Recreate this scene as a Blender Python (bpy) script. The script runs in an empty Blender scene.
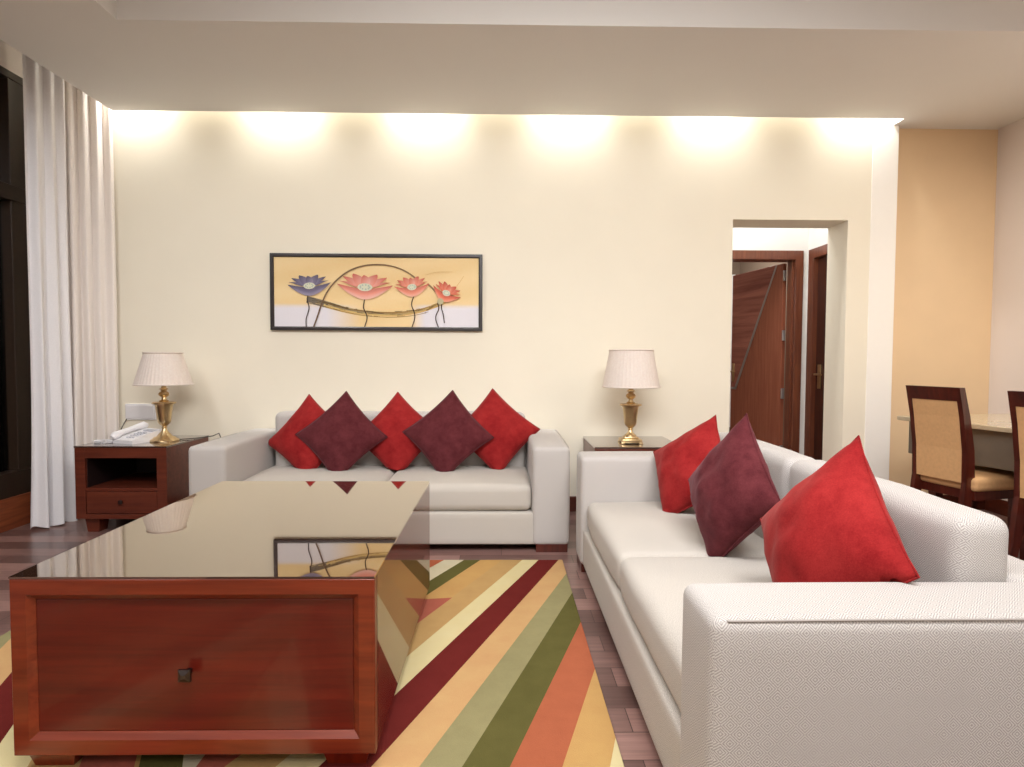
import bpy, bmesh, math, random
from mathutils import Vector, Matrix, noise
random.seed(7)
C = bpy.context.scene.collection
PI = math.pi

# ------------------------------------------------------------------ helpers
def lin(r, g, b):
    f = lambda c: (c/255/12.92) if c/255 <= .04045 else ((c/255+.055)/1.055)**2.4
    return (f(r), f(g), f(b), 1)

class MB:
    """collects vertices and faces for one mesh"""
    def __init__(s): s.v = []; s.f = []; s.m = []; s.col = []
    def add(s, vs, fs, mi=0, col=None):
        o = len(s.v); s.v += [tuple(v) for v in vs]; s.f += [tuple(i+o for i in f) for f in fs]; s.m += [mi]*len(fs)
        if col is not None:
            s.col += col if isinstance(col, list) else [col]*len(vs)
    def box(s, x0, x1, y0, y1, z0, z1, mi=0):
        v = [(x, y, z) for z in (z0, z1) for y in (y0, y1) for x in (x0, x1)]
        s.add(v, [(0,2,3,1),(4,5,7,6),(0,1,5,4),(2,6,7,3),(0,4,6,2),(1,3,7,5)], mi)
        return s
    def bbox(s, x0, x1, y0, y1, z0, z1, b=.003, seg=2, mi=0):
        bm = bmesh.new(); bmesh.ops.create_cube(bm, size=1)
        for v in bm.verts:
            v.co = ((x0+x1)/2+v.co.x*(x1-x0), (y0+y1)/2+v.co.y*(y1-y0), (z0+z1)/2+v.co.z*(z1-z0))
        bmesh.ops.bevel(bm, geom=bm.edges[:], offset=b, segments=seg, profile=.5, affect='EDGES')
        s.bm(bm, mi); return s
    def bm(s, bm, mi=0):
        bm.verts.index_update()
        s.add([v.co[:] for v in bm.verts], [[v.index for v in f.verts] for f in bm.faces], mi); bm.free()
    def frustum(s, x0, x1, y0, y1, z0, z1, tx, ty, mi=0):
        """box whose bottom is narrower by tx, ty on each side"""
        v = [(x0+tx,y0+ty,z0),(x1-tx,y0+ty,z0),(x0+tx,y1-ty,z0),(x1-tx,y1-ty,z0),(x0,y0,z1),(x1,y0,z1),(x0,y1,z1),(x1,y1,z1)]
        s.add(v, [(0,2,3,1),(4,5,7,6),(0,1,5,4),(2,6,7,3),(0,4,6,2),(1,3,7,5)], mi); return s
    def lathe(s, prof, n=32, cx=0, cy=0, ridge=None, mi=0, twist=0):
        vs = []
        for (r, z) in prof:
            for i in range(n):
                a = 2*PI*i/n + twist
                rr = r*(1+(ridge[i % len(ridge)] if ridge else 0))
                vs.append((cx+rr*math.cos(a), cy+rr*math.sin(a), z))
        fs = [(j*n+i, j*n+(i+1)%n, (j+1)*n+(i+1)%n, (j+1)*n+i) for j in range(len(prof)-1) for i in range(n)]
        s.add(vs, fs, mi); return s
    def tube(s, pts, r, n=8, mi=0, closed=False):
        pts = [Vector(p) for p in pts]; vs = []; m = len(pts)
        up = Vector((0,0,1))
        for i, p in enumerate(pts):
            if closed: d = pts[(i+1)%m]-pts[(i-1)%m]
            else: d = pts[min(i+1,m-1)]-pts[max(i-1,0)]
            d.normalize()
            a = d.cross(up)
            if a.length < 1e-3: a = d.cross(Vector((1,0,0)))
            a.normalize(); b = d.cross(a).normalized()
            rr = r[i] if isinstance(r, (list, tuple)) else r
            for k in range(n):
                t = 2*PI*k/n
                vs.append(p+a*rr*math.cos(t)+b*rr*math.sin(t))
        fs = [(j*n+k, j*n+(k+1)%n, ((j+1)%m)*n+(k+1)%n, ((j+1)%m)*n+k) for j in range(m if closed else m-1) for k in range(n)]
        if not closed: fs += [tuple(range(n)), tuple(reversed(range((m-1)*n, m*n)))]
        s.add(vs, fs, mi); return s
    def rbox(s, x0, x1, y0, y1, z0, z1, r=.03, k=4, m=10, puff=(0,0,0), jitter=0, mi=0):
        """upholstered box: rounded edges, faces bulging by puff metres"""
        c = Vector(((x0+x1)/2,(y0+y1)/2,(z0+z1)/2)); h = Vector(((x1-x0)/2,(y1-y0)/2,(z1-z0)/2))
        def samp(a):
            L = [-a + r*(1-math.cos(PI/2*i/k)) for i in range(k)]
            L += [-(a-r)+2*(a-r)*i/m for i in range(m+1)]
            L += [a - r*(1-math.cos(PI/2*i/k)) for i in range(k-1,-1,-1)]
            return L
        S = [samp(h[i]) for i in range(3)]
        idx = {}; vs = []; fs = []
        def vert(p):
            key = (round(p[0],6), round(p[1],6), round(p[2],6))
            if key in idx: return idx[key]
            q = Vector(p); inn = Vector([max(-(h[i]-r), min(h[i]-r, q[i])) for i in range(3)])
            d = q-inn
            if d.length > 1e-9: q = inn + d.normalized()*r
            w = [1-(q[i]/h[i])**2 for i in range(3)]
            o = Vector((0,0,0))
            for i in range(3):
                if puff[i]:
                    a, b = [j for j in range(3) if j != i]
                    o[i] = puff[i]*(q[i]/h[i])*max(0,w[a])**.6*max(0,w[b])**.6
            q = q+o+c
            if jitter:
                n3 = noise.noise_vector(q*5)
                q += n3*jitter
            idx[key] = len(vs); vs.append(q); return idx[key]
        for ax in range(3):
            a, b = (ax+1)%3, (ax+2)%3
            for sg in (-1, 1):
                for i in range(len(S[a])-1):
                    for j in range(len(S[b])-1):
                        quad = []
                        for (ii, jj) in ((i,j),(i+1,j),(i+1,j+1),(i,j+1)):
                            p = [0,0,0]; p[ax] = sg*h[ax]; p[a] = S[a][ii]; p[b] = S[b][jj]
                            quad.append(vert(p))
                        if sg < 0: quad.reverse()
                        if len(set(quad)) == 4: fs.append(quad)
        s.add(vs, fs, mi); return s

def link(name, mesh, parent=None):
    o = bpy.data.objects.new(name, mesh); C.objects.link(o)
    if parent is not None: o.parent = parent
    return o

def uvproj(me):
    uv = me.uv_layers.new(name='UVMap')
    for p in me.polygons:
        n = p.normal; ax = max(range(3), key=lambda i: abs(n[i]))
        a, b = [(1,2),(0,2),(0,1)][ax]
        for li in p.loop_indices:
            co = me.vertices[me.loops[li].vertex_index].co
            uv.data[li].uv = (co[a], co[b])

def obj(name, mb, mats, parent=None, smooth=False, label=None):
    me = bpy.data.meshes.new(name); me.from_pydata(mb.v, [], mb.f)
    if not isinstance(mats, (list, tuple)): mats = [mats]
    for m in mats: me.materials.append(m)
    me.polygons.foreach_set('material_index', mb.m)
    me.update(calc_edges=True)
    bm = bmesh.new(); bm.from_mesh(me); bmesh.ops.recalc_face_normals(bm, faces=bm.faces); bm.to_mesh(me); bm.free()
    if mb.col and len(mb.col) == len(me.vertices):
        ca = me.color_attributes.new('Col', 'FLOAT_COLOR', 'POINT')
        for i, c in enumerate(mb.col): ca.data[i].color = c
    me.update()
    uvproj(me)
    if smooth:
        me.polygons.foreach_set('use_smooth', [True]*len(me.polygons))
        if smooth != 'all': me.set_sharp_from_angle(angle=math.radians(40))
    o = link(name, me, parent)
    if label: o['label'] = label
    return o

def thing(name, label, cat, loc=(0,0,0), rotz=0, group=None):
    o = bpy.data.objects.new(name, None); C.objects.link(o); o.empty_display_size = .1
    o.location = loc; o.rotation_euler = (0,0,rotz)
    o['label'] = label; o['category'] = cat
    if group: o['group'] = group
    return o
def tag(o, label, cat, group=None):
    o['label'] = label; o['category'] = cat
    if group: o['group'] = group
    return o
def struct(name, mb, mat, parent=None, smooth=False):
    o = obj(name, mb, mat, parent, smooth)
    if parent is None: o['kind'] = 'structure'
    return o
def struct_root(name, loc=(0,0,0), rotz=0):
    o = bpy.data.objects.new(name, None); C.objects.link(o); o.location = loc; o.rotation_euler = (0,0,rotz); o['kind'] = 'structure'; return o
def copy_tree(o, parent=None):
    c = o.copy(); C.objects.link(c)
    if parent is not None: c.parent = parent
    for ch in list(o.children): copy_tree(ch, c)
    return c

# ------------------------------------------------------------------ materials
def mat(name):
    m = bpy.data.materials.new(name); m.use_nodes = True
    nt = m.node_tree; b = nt.nodes['Principled BSDF']
    return m, nt, b
def N(nt, t, **kw):
    n = nt.nodes.new(t)
    for k, v in kw.items():
        if k.startswith('i_'): n.inputs[k[2:].replace('_', ' ')].default_value = v
        else: setattr(n, k, v)
    return n
def ramp(nt, stops, interp='LINEAR'):
    r = nt.nodes.new('ShaderNodeValToRGB'); cr = r.color_ramp; cr.interpolation = interp
    while len(cr.elements) < len(stops): cr.elements.new(.5)
    for e, (p, c) in zip(cr.elements, stops): e.position = p; e.color = c
    return r
def mathn(nt, op, a, b=None, c=None):
    n = nt.nodes.new('ShaderNodeMath'); n.operation = op
    for i, x in enumerate((a, b, c)):
        if x is None: continue
        if isinstance(x, (int, float)): n.inputs[i].default_value = x
        else: nt.links.new(x, n.inputs[i])
    return n.outputs[0]

def plain(name, col, rough=.5, metal=0, var=.04, scale=30, bump=0, coat=0, ior=1.5, spec=.5):
    m, nt, b = mat(name)
    tc = N(nt, 'ShaderNodeTexCoord'); nz = N(nt, 'ShaderNodeTexNoise'); nz.inputs['Scale'].default_value = scale; nz.inputs['Detail'].default_value = 4
    nt.links.new(tc.outputs['Object'], nz.inputs['Vector'])
    lo = tuple(max(0, c*(1-var)) for c in col[:3])+(1,); hi = tuple(min(1, c*(1+var)) for c in col[:3])+(1,)
    r = ramp(nt, [(.3, lo), (.7, hi)]); nt.links.new(nz.outputs['Fac'], r.inputs['Fac']); nt.links.new(r.outputs['Color'], b.inputs['Base Color'])
    b.inputs['Roughness'].default_value = rough; b.inputs['Metallic'].default_value = metal; b.inputs['IOR'].default_value = ior
    b.inputs['Coat Weight'].default_value = coat; b.inputs['Coat Roughness'].default_value = .03; b.inputs['Specular IOR Level'].default_value = spec
    if bump:
        bp = N(nt, 'ShaderNodeBump'); bp.inputs['Strength'].default_value = bump; bp.inputs['Distance'].default_value = .004
        nt.links.new(nz.outputs['Fac'], bp.inputs['Height']); nt.links.new(bp.outputs['Normal'], b.inputs['Normal'])
    return m

def wood(name, dark, light, axis='x', rough=.3, coat=.4, coat_ior=1.5, coat_rough=.06, scale=1):
    m, nt, b = mat(name)
    tc = N(nt, 'ShaderNodeTexCoord'); mp = N(nt, 'ShaderNodeMapping')
    s = {'x': (1.2, 22, 22), 'y': (22, 1.2, 22), 'z': (22, 22, 1.2)}[axis]
    mp.inputs['Scale'].default_value = tuple(q*scale for q in s)
    nz = N(nt, 'ShaderNodeTexNoise'); nz.inputs['Scale'].default_value = 1.6; nz.inputs['Detail'].default_value = 6; nz.inputs['Roughness'].default_value = .62; nz.inputs['Distortion'].default_value = .5
    nt.links.new(tc.outputs['Object'], mp.inputs['Vector']); nt.links.new(mp.outputs['Vector'], nz.inputs['Vector'])
    r = ramp(nt, [(.3, dark), (.72, light)]); nt.links.new(nz.outputs['Fac'], r.inputs['Fac']); nt.links.new(r.outputs['Color'], b.inputs['Base Color'])
    b.inputs['Roughness'].default_value = rough
    b.inputs['Coat Weight'].default_value = coat; b.inputs['Coat IOR'].default_value = coat_ior; b.inputs['Coat Roughness'].default_value = coat_rough
    return m

def weave(name, base, dark, pitch=.036, k=1.0):
    """upholstery woven in small concentric diamonds"""
    m, nt, b = mat(name)
    uv = N(nt, 'ShaderNodeUVMap'); uv.uv_map = 'UVMap'
    sp = N(nt, 'ShaderNodeSeparateXYZ'); nt.links.new(uv.outputs['UV'], sp.inputs[0])
    def tri(s):
        q = mathn(nt, 'MULTIPLY', s, 1/pitch); q = mathn(nt, 'FRACT', mathn(nt, 'ADD', q, 100)); q = mathn(nt, 'SUBTRACT', q, .5)
        return mathn(nt, 'MULTIPLY', mathn(nt, 'ABSOLUTE', q), 2)
    d = mathn(nt, 'ADD', tri(sp.outputs[0]), tri(sp.outputs[1]))
    w = mathn(nt, 'SINE', mathn(nt, 'MULTIPLY', d, 2*PI*3))
    w = mathn(nt, 'MULTIPLY_ADD', w, .5, .5)
    nz = N(nt, 'ShaderNodeTexNoise'); nz.inputs['Scale'].default_value = 300; nz.inputs['Detail'].default_value = 2
    nt.links.new(uv.outputs['UV'], nz.inputs['Vector'])
    h = mathn(nt, 'MULTIPLY_ADD', nz.outputs['Fac'], 1-.6*k, mathn(nt, 'MULTIPLY', w, .6*k))
    r = ramp(nt, [(.2, dark), (.8, base)]); nt.links.new(h, r.inputs['Fac']); nt.links.new(r.outputs['Color'], b.inputs['Base Color'])
    bp = N(nt, 'ShaderNodeBump'); bp.inputs['Strength'].default_value = .35; bp.inputs['Distance'].default_value = .0015
    nt.links.new(h, bp.inputs['Height']); nt.links.new(bp.outputs['Normal'], b.inputs['Normal'])
    b.inputs['Roughness'].default_value = .9; b.inputs['Sheen Weight'].default_value = .15; b.inputs['Specular IOR Level'].default_value = .2
    return m

def velvet(name, dark, light, sheen, sc=9):
    m, nt, b = mat(name)
    tc = N(nt, 'ShaderNodeTexCoord')
    n1 = N(nt, 'ShaderNodeTexNoise'); n1.inputs['Scale'].default_value = sc; n1.inputs['Detail'].default_value = 6; n1.inputs['Roughness'].default_value = .7
    n2 = N(nt, 'ShaderNodeTexNoise'); n2.inputs['Scale'].default_value = 260; n2.inputs['Detail'].default_value = 2
    for n in (n1, n2): nt.links.new(tc.outputs['Object'], n.inputs['Vector'])
    h = mathn(nt, 'MULTIPLY_ADD', n2.outputs['Fac'], .3, mathn(nt, 'MULTIPLY', n1.outputs['Fac'], .75))
    r = ramp(nt, [(.35, dark), (.68, light)]); nt.links.new(h, r.inputs['Fac']); nt.links.new(r.outputs['Color'], b.inputs['Base Color'])
    b.inputs['Roughness'].default_value = .9; b.inputs['Specular IOR Level'].default_value = .04
    b.inputs['Sheen Weight'].default_value = .18; b.inputs['Sheen Roughness'].default_value = .4; b.inputs['Sheen Tint'].default_value = sheen
    bp = N(nt, 'ShaderNodeBump'); bp.inputs['Strength'].default_value = .3; bp.inputs['Distance'].default_value = .004
    nt.links.new(h, bp.inputs['Height']); nt.links.new(bp.outputs['Normal'], b.inputs['Normal'])
    return m

M = {}
M['cream'] = plain('cream_wall_paint', lin(244,236,217), .75, var=.012, scale=3)
M['white_wall'] = plain('white_wall_paint', lin(242,240,236), .75, var=.01, scale=3)
M['trim_white'] = plain('bright_white_trim', lin(253,249,242), .7, var=.005)
M['pale'] = plain('pale_pink_wall_paint', lin(238,228,222), .75, var=.01, scale=3)
M['tan_wall'] = plain('tan_wall_paint', lin(236,206,166), .75, var=.02, scale=4)
M['ceiling'] = plain('ceiling_paint', lin(232,230,226), .85, var=.01, scale=2)
M['weave'] = weave('oatmeal_diamond_weave', lin(214,208,203), lin(150,144,140), k=.8)
M['weave_seat'] = weave('oatmeal_seat_weave', lin(220,213,203), lin(150,142,133), pitch=.03, k=.5)
M['seam'] = plain('seam_thread', lin(168,160,154), .9)
M['polished_top'] = wood('dark_polished_top', lin(58,34,26), lin(82,52,40), 'x', .25, 1.0, 1.9, .02)
M['red'] = velvet('red_velvet', lin(122,24,27), lin(160,46,45), (1,.5,.45,1))
M['plum'] = velvet('plum_velvet', lin(74,30,34), lin(102,48,52), (.9,.5,.55,1), 14)
M['mahogany'] = wood('mahogany', lin(92,28,12), lin(132,52,26), 'x', .34, .2)
M['mahogany_panel'] = wood('mahogany_panel', lin(76,14,7), lin(104,26,13), 'x', .36, .2)
M['mahogany_z'] = wood('mahogany_upright_grain', lin(86,20,8), lin(132,44,20), 'z', .28, .5)
M['gloss_side'] = wood('polished_mahogany_side', lin(70,10,6), lin(100,22,12), 'y', .35, .8, 1.62, .015)
M['gloss_side'].node_tree.nodes['Principled BSDF'].inputs['Coat Tint'].default_value = (.9,.74,.58,1)
M['gloss_side'].node_tree.nodes['Principled BSDF'].inputs['Specular IOR Level'].default_value = .1
M['stand_wood'] = wood('nightstand_wood', lin(78,30,18), lin(112,52,34), 'x', .35, .15)
M['chair_wood'] = wood('chair_wood', lin(56,16,10), lin(92,34,22), 'z', .3, .4)
M['door_wood'] = wood('door_wood', lin(140,76,54), lin(172,104,78), 'z', .35, .3)
M['veneer'] = wood('cross_grain_veneer', lin(124,62,50), lin(190,122,104), 'x', .35, .3, scale=.5)
M['frame_wood'] = wood('door_frame_wood', lin(98,50,34), lin(132,76,52), 'z', .35, .3)
M['dark_door'] = wood('dark_door_wood', lin(52,22,14), lin(80,38,24), 'z', .35, .3)  # darker wood of the side door
M['sill_wood'] = wood('sill_panel_wood', lin(110,52,28), lin(160,86,50), 'y', .4, .2)
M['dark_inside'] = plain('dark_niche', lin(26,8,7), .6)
M['brass'] = plain('brass', lin(216,190,146), .32, 1.0, var=.08, scale=40)
M['metal'] = plain('dark_metal', lin(90,84,84), .3, 1.0, var=.1)
M['silver'] = plain('silver_inlay', lin(200,196,196), .3, .8)
M['plastic'] = plain('white_plastic', lin(236,234,236), .35, var=.01)
M['grey_plastic'] = plain('grey_plastic', lin(196,196,204), .4)
M['cord'] = plain('dark_cord', lin(60,50,42), .5)
M['frame_black'] = plain('black_picture_frame', lin(44,36,36), .35)
M['win_frame'] = plain('dark_window_frame', lin(46,32,22), .4, var=.1)
M['skirt'] = wood('skirting_wood', lin(70,28,18), lin(100,46,30), 'x', .35, .3)
M['chair_fabric'] = plain('tan_chair_fabric', lin(212,166,116), .8, var=.05, scale=60, bump=.1)
M['stone'] = plain('polished_cream_stone', lin(206,190,160), .12, var=.06, scale=14)
M['under_shade'] = plain('under_table_shade_grey', lin(124,114,100), .5, var=.05, scale=14)  # shade under the dining table, given as a flat grey
M['night'] = plain('night_outside', lin(92,92,80), .9)
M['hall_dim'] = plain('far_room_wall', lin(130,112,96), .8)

def mk_shade():
    m, nt, b = mat('pleated_shade_fabric')
    b.inputs['Base Color'].default_value = lin(244,230,220); b.inputs['Roughness'].default_value = .8
    b.inputs['Specular IOR Level'].default_value = .1
    tc = N(nt, 'ShaderNodeTexCoord'); nz = N(nt, 'ShaderNodeTexNoise'); nz.inputs['Scale'].default_value = 90
    nt.links.new(tc.outputs['Object'], nz.inputs['Vector'])
    r = ramp(nt, [(.3, lin(246,234,226)), (.7, lin(252,244,236))]); nt.links.new(nz.outputs['Fac'], r.inputs['Fac']); nt.links.new(r.outputs['Color'], b.inputs['Base Color'])
    tr = N(nt, 'ShaderNodeBsdfTranslucent'); tr.inputs['Color'].default_value = lin(240,222,205)
    mx = N(nt, 'ShaderNodeMixShader'); mx.inputs[0].default_value = .25
    nt.links.new(b.outputs[0], mx.inputs[1]); nt.links.new(tr.outputs[0], mx.inputs[2])
    nt.links.new(mx.outputs[0], nt.nodes['Material Output'].inputs['Surface'])
    return m
M['shade'] = mk_shade()

def mk_curtain(name, c, tr_amt):
    m, nt, b = mat(name)
    b.inputs['Roughness'].default_value = .9; b.inputs['Specular IOR Level'].default_value = .1
    tc = N(nt, 'ShaderNodeTexCoord'); nz = N(nt, 'ShaderNodeTexNoise'); nz.inputs['Scale'].default_value = 150
    nt.links.new(tc.outputs['Object'], nz.inputs['Vector'])
    r = ramp(nt, [(.3, tuple(q*.95 for q in c[:3])+(1,)), (.7, c)]); nt.links.new(nz.outputs['Fac'], r.inputs['Fac']); nt.links.new(r.outputs['Color'], b.inputs['Base Color'])
    t = N(nt, 'ShaderNodeBsdfTranslucent'); t.inputs['Color'].default_value = c
    mx = N(nt, 'ShaderNodeMixShader'); mx.inputs[0].default_value = tr_amt
    nt.links.new(b.outputs[0], mx.inputs[1]); nt.links.new(t.outputs[0], mx.inputs[2])
    nt.links.new(mx.outputs[0], nt.nodes['Material Output'].inputs['Surface'])
    return m
M['curtain_white'] = mk_curtain('white_curtain_cloth', lin(250,248,250), .15)
M['curtain_cream'] = mk_curtain('cream_curtain_cloth', lin(250,242,236), .2)

def mk_glass_top():
    # smoked, lacquered glass: dark body under a bright mirror-like surface
    m, nt, b = mat('smoked_glass_top')
    tc = N(nt, 'ShaderNodeTexCoord'); nz = N(nt, 'ShaderNodeTexNoise'); nz.inputs['Scale'].default_value = 6
    nt.links.new(tc.outputs['Object'], nz.inputs['Vector'])
    r = ramp(nt, [(.3, lin(40,18,14)), (.7, lin(52,26,20))]); nt.links.new(nz.outputs['Fac'], r.inputs['Fac']); nt.links.new(r.outputs['Color'], b.inputs['Base Color'])
    b.inputs['Roughness'].default_value = .04; b.inputs['Coat Weight'].default_value = 1; b.inputs['Coat Roughness'].default_value = .01
    g = N(nt, 'ShaderNodeBsdfGlossy'); g.inputs['Roughness'].default_value = .012; g.inputs['Color'].default_value = (.80,.71,.57,1)
    fr = N(nt, 'ShaderNodeFresnel'); fr.inputs['IOR'].default_value = 2.6
    f = mathn(nt, 'MINIMUM', mathn(nt, 'MULTIPLY', fr.outputs[0], 1.5), .9)
    mx = N(nt, 'ShaderNodeMixShader')
    nt.links.new(f, mx.inputs[0])
    nt.links.new(b.outputs[0], mx.inputs[1]); nt.links.new(g.outputs[0], mx.inputs[2])
    nt.links.new(mx.outputs[0], nt.nodes['Material Output'].inputs['Surface'])
    return m
M['glass_top'] = mk_glass_top()

def mk_pane():
    m, nt, b = mat('window_glass')
    g = N(nt, 'ShaderNodeBsdfGlossy'); g.inputs['Roughness'].default_value = .01
    t = N(nt, 'ShaderNodeBsdfTransparent'); t.inputs['Color'].default_value = (.8,.82,.8,1)
    fr = N(nt, 'ShaderNodeFresnel'); fr.inputs['IOR'].default_value = 1.5
    mx = N(nt, 'ShaderNodeMixShader'); nt.links.new(fr.outputs[0], mx.inputs[0])
    nt.links.new(t.outputs[0], mx.inputs[1]); nt.links.new(g.outputs[0], mx.inputs[2])
    nt.links.new(mx.outputs[0], nt.nodes['Material Output'].inputs['Surface'])
    return m
M['pane'] = mk_pane()

def mk_vcol():
    m, nt, b = mat('painted_canvas')
    a = N(nt, 'ShaderNodeVertexColor'); a.layer_name = 'Col'
    tc = N(nt, 'ShaderNodeTexCoord'); nz = N(nt, 'ShaderNodeTexNoise'); nz.inputs['Scale'].default_value = 60; nz.inputs['Detail'].default_value = 4
    nt.links.new(tc.outputs['Object'], nz.inputs['Vector'])
    mx = N(nt, 'ShaderNodeMix'); mx.data_type = 'RGBA'; mx.blend_type = 'OVERLAY'; mx.inputs[0].default_value = .08
    nt.links.new(a.outputs['Color'], mx.inputs[6]); nt.links.new(nz.outputs['Fac'], mx.inputs[7])
    nt.links.new(mx.outputs[2], b.inputs['Base Color']); b.inputs['Roughness'].default_value = .6; b.inputs['Specular IOR Level'].default_value = .2
    return m
M['canvas'] = mk_vcol()

def mk_floor():
    m, nt, b = mat('parquet_floor')
    tc = N(nt, 'ShaderNodeTexCoord')
    br = N(nt, 'ShaderNodeTexBrick'); br.offset = .37; br.offset_frequency = 2; br.inputs['Scale'].default_value = 1
    br.inputs['Brick Width'].default_value = .62; br.inputs['Row Height'].default_value = .125; br.inputs['Mortar Size'].default_value = .0015
    br.inputs['Color1'].default_value = lin(94,66,60); br.inputs['Color2'].default_value = lin(154,114,104); br.inputs['Mortar'].default_value = lin(52,30,28); br.inputs['Bias'].default_value = 0
    nt.links.new(tc.outputs['Object'], br.inputs['Vector'])
    mp = N(nt, 'ShaderNodeMapping'); mp.inputs['Scale'].default_value = (2, 40, 1)
    nz = N(nt, 'ShaderNodeTexNoise'); nz.inputs['Scale'].default_value = 2; nz.inputs['Detail'].default_value = 5
    nt.links.new(tc.outputs['Object'], mp.inputs['Vector']); nt.links.new(mp.outputs['Vector'], nz.inputs['Vector'])
    mx = N(nt, 'ShaderNodeMix'); mx.data_type = 'RGBA'; mx.blend_type = 'OVERLAY'; mx.inputs[0].default_value = .5
    nt.links.new(br.outputs['Color'], mx.inputs[6]); nt.links.new(nz.outputs['Fac'], mx.inputs[7])
    hs = N(nt, 'ShaderNodeHueSaturation'); hs.inputs['Saturation'].default_value = .9
    nt.links.new(mx.outputs[2], hs.inputs['Color']); nt.links.new(hs.outputs[0], b.inputs['Base Color'])
    b.inputs['Roughness'].default_value = .28
    return m
M['floor'] = mk_floor()

def mk_rug():
    # slanted stripes that fan out slightly, mirrored about the rug's centre line
    m, nt, b = mat('striped_rug_pile')
    tc = N(nt, 'ShaderNodeTexCoord'); sp = N(nt, 'ShaderNodeSeparateXYZ'); nt.links.new(tc.outputs['Object'], sp.inputs[0])
    x, y = sp.outputs[0], sp.outputs[1]              # rug object origin at world zero
    dx = mathn(nt, 'ADD', x, .81); ax = mathn(nt, 'SUBTRACT', mathn(nt, 'ABSOLUTE', dx), .81)
    left = mathn(nt, 'LESS_THAN', dx, 0)
    k = mathn(nt, 'DIVIDE', mathn(nt, 'SUBTRACT', 2.5, ax), mathn(nt, 'SUBTRACT', 8.85, y))
    k = mathn(nt, 'ADD', k, mathn(nt, 'MULTIPLY', left, .032))
    cream, white, tan, tan2, red, sage, olive, terra, gold = lin(236,218,158), lin(226,214,178), lin(222,172,106), lin(206,162,92), lin(118,26,18), lin(166,156,106), lin(108,102,50), lin(190,94,46), lin(212,162,84)
    B = [(.20,olive),(.232,red),(.25,tan),(.266,sage),(.284,cream),(.302,gold),(.3209,terra),(.339,olive),(.3566,sage),(.374,tan),(.3905,red),(.41,cream),(.4265,tan2),(.4455,gold),(.4655,olive),(.483,white),(.502,terra),(.52,gold),(.538,red),(.556,cream),(.574,sage),(.592,olive),(.61,tan),(.63,red)]
    k0, k1 = .2, .65
    t = mathn(nt, 'DIVIDE', mathn(nt, 'SUBTRACT', k, k0), k1-k0)
    r = ramp(nt, [((q-k0)/(k1-k0), c) for q, c in B], 'CONSTANT'); nt.links.new(t, r.inputs['Fac'])
    # one stripe turns salmon towards the middle
    s1 = mathn(nt, 'MULTIPLY', mathn(nt, 'GREATER_THAN', k, .4455), mathn(nt, 'LESS_THAN', k, .4655))
    s2 = mathn(nt, 'LESS_THAN', mathn(nt, 'ADD', y, mathn(nt, 'MULTIPLY', x, -.15)), 2.77)
    mx = N(nt, 'ShaderNodeMix'); mx.data_type = 'RGBA'; nt.links.new(mathn(nt, 'MULTIPLY', s1, s2), mx.inputs[0])
    nt.links.new(r.outputs['Color'], mx.inputs[6]); mx.inputs[7].default_value = lin(188,92,66)
    nz = N(nt, 'ShaderNodeTexNoise'); nz.inputs['Scale'].default_value = 9; nz.inputs['Detail'].default_value = 8; nz.inputs['Roughness'].default_value = .7
    nt.links.new(tc.outputs['Object'], nz.inputs['Vector'])
    ov = N(nt, 'ShaderNodeMix'); ov.data_type = 'RGBA'; ov.blend_type = 'OVERLAY'; ov.inputs[0].default_value = .2
    nt.links.new(mx.outputs[2], ov.inputs[6]); nt.links.new(nz.outputs['Fac'], ov.inputs[7])
    hsv = N(nt, 'ShaderNodeHueSaturation'); hsv.inputs['Saturation'].default_value = .9; hsv.inputs['Value'].default_value = .74
    nt.links.new(ov.outputs[2], hsv.inputs['Color']); nt.links.new(hsv.outputs[0], b.inputs['Base Color']); b.inputs['Roughness'].default_value = .95; b.inputs['Specular IOR Level'].default_value = 0
    n2 = N(nt, 'ShaderNodeTexNoise'); n2.inputs['Scale'].default_value = 300; nt.links.new(tc.outputs['Object'], n2.inputs['Vector'])
    bp = N(nt, 'ShaderNodeBump'); bp.inputs['Strength'].default_value = .4; bp.inputs['Distance'].default_value = .004
    nt.links.new(n2.outputs['Fac'], bp.inputs['Height']); nt.links.new(bp.outputs['Normal'], b.inputs['Normal'])
    return m
M['rug'] = mk_rug()

# ------------------------------------------------------------------ room shell
YW = 4.362                      # face of the long cream wall
XL, XR, YF, ZT = -3.15, 3.58, -2.6, 3.05
struct('floor', MB().box(-3.35, 3.8, -2.8, 9.6, -.1, 0), M['floor'])

# cream wall with the passage opening
w = MB(); t = .27; ox0, ox1, oz = 1.642, 2.470, 2.10
w.box(XL-.2, ox0, YW, YW+t, 0, 3.3); w.box(ox1, 2.81, YW, YW+t, 0, 3.3); w.box(ox0, ox1, YW, YW+t, oz, 3.3)
struct('wall_back', w, M['cream'])
struct('trim_1', MB().bbox(2.632, 2.818, YW-.004, YW+.2, 0, 3.0, .003), M['trim_white'])
struct('wall_alcove', MB().box(2.81, XR+.2, 4.42, 4.6, 0, 3.3), M['tan_wall'])
struct('wall_right', MB().box(XR, XR+.2, YF-.2, 4.42, 0, 3.3), M['pale'])
struct('wall_front', MB().box(XL-.2, XR+.2, YF-.2, YF, 0, 3.3), M['cream'])
wl = MB()                        # window wall: below, above and beyond the window
wl.box(XL-.2, XL, YF, .6, 0, 3.3); wl.box(XL-.2, XL, 4.28, YW, 0, 3.3)
wl.box(XL-.2, XL, .6, 4.28, 2.92, 3.3); wl.box(XL-.2, XL, .6, 4.28, 0, .2)
struct('wall_left', wl, M['pale'])

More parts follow.
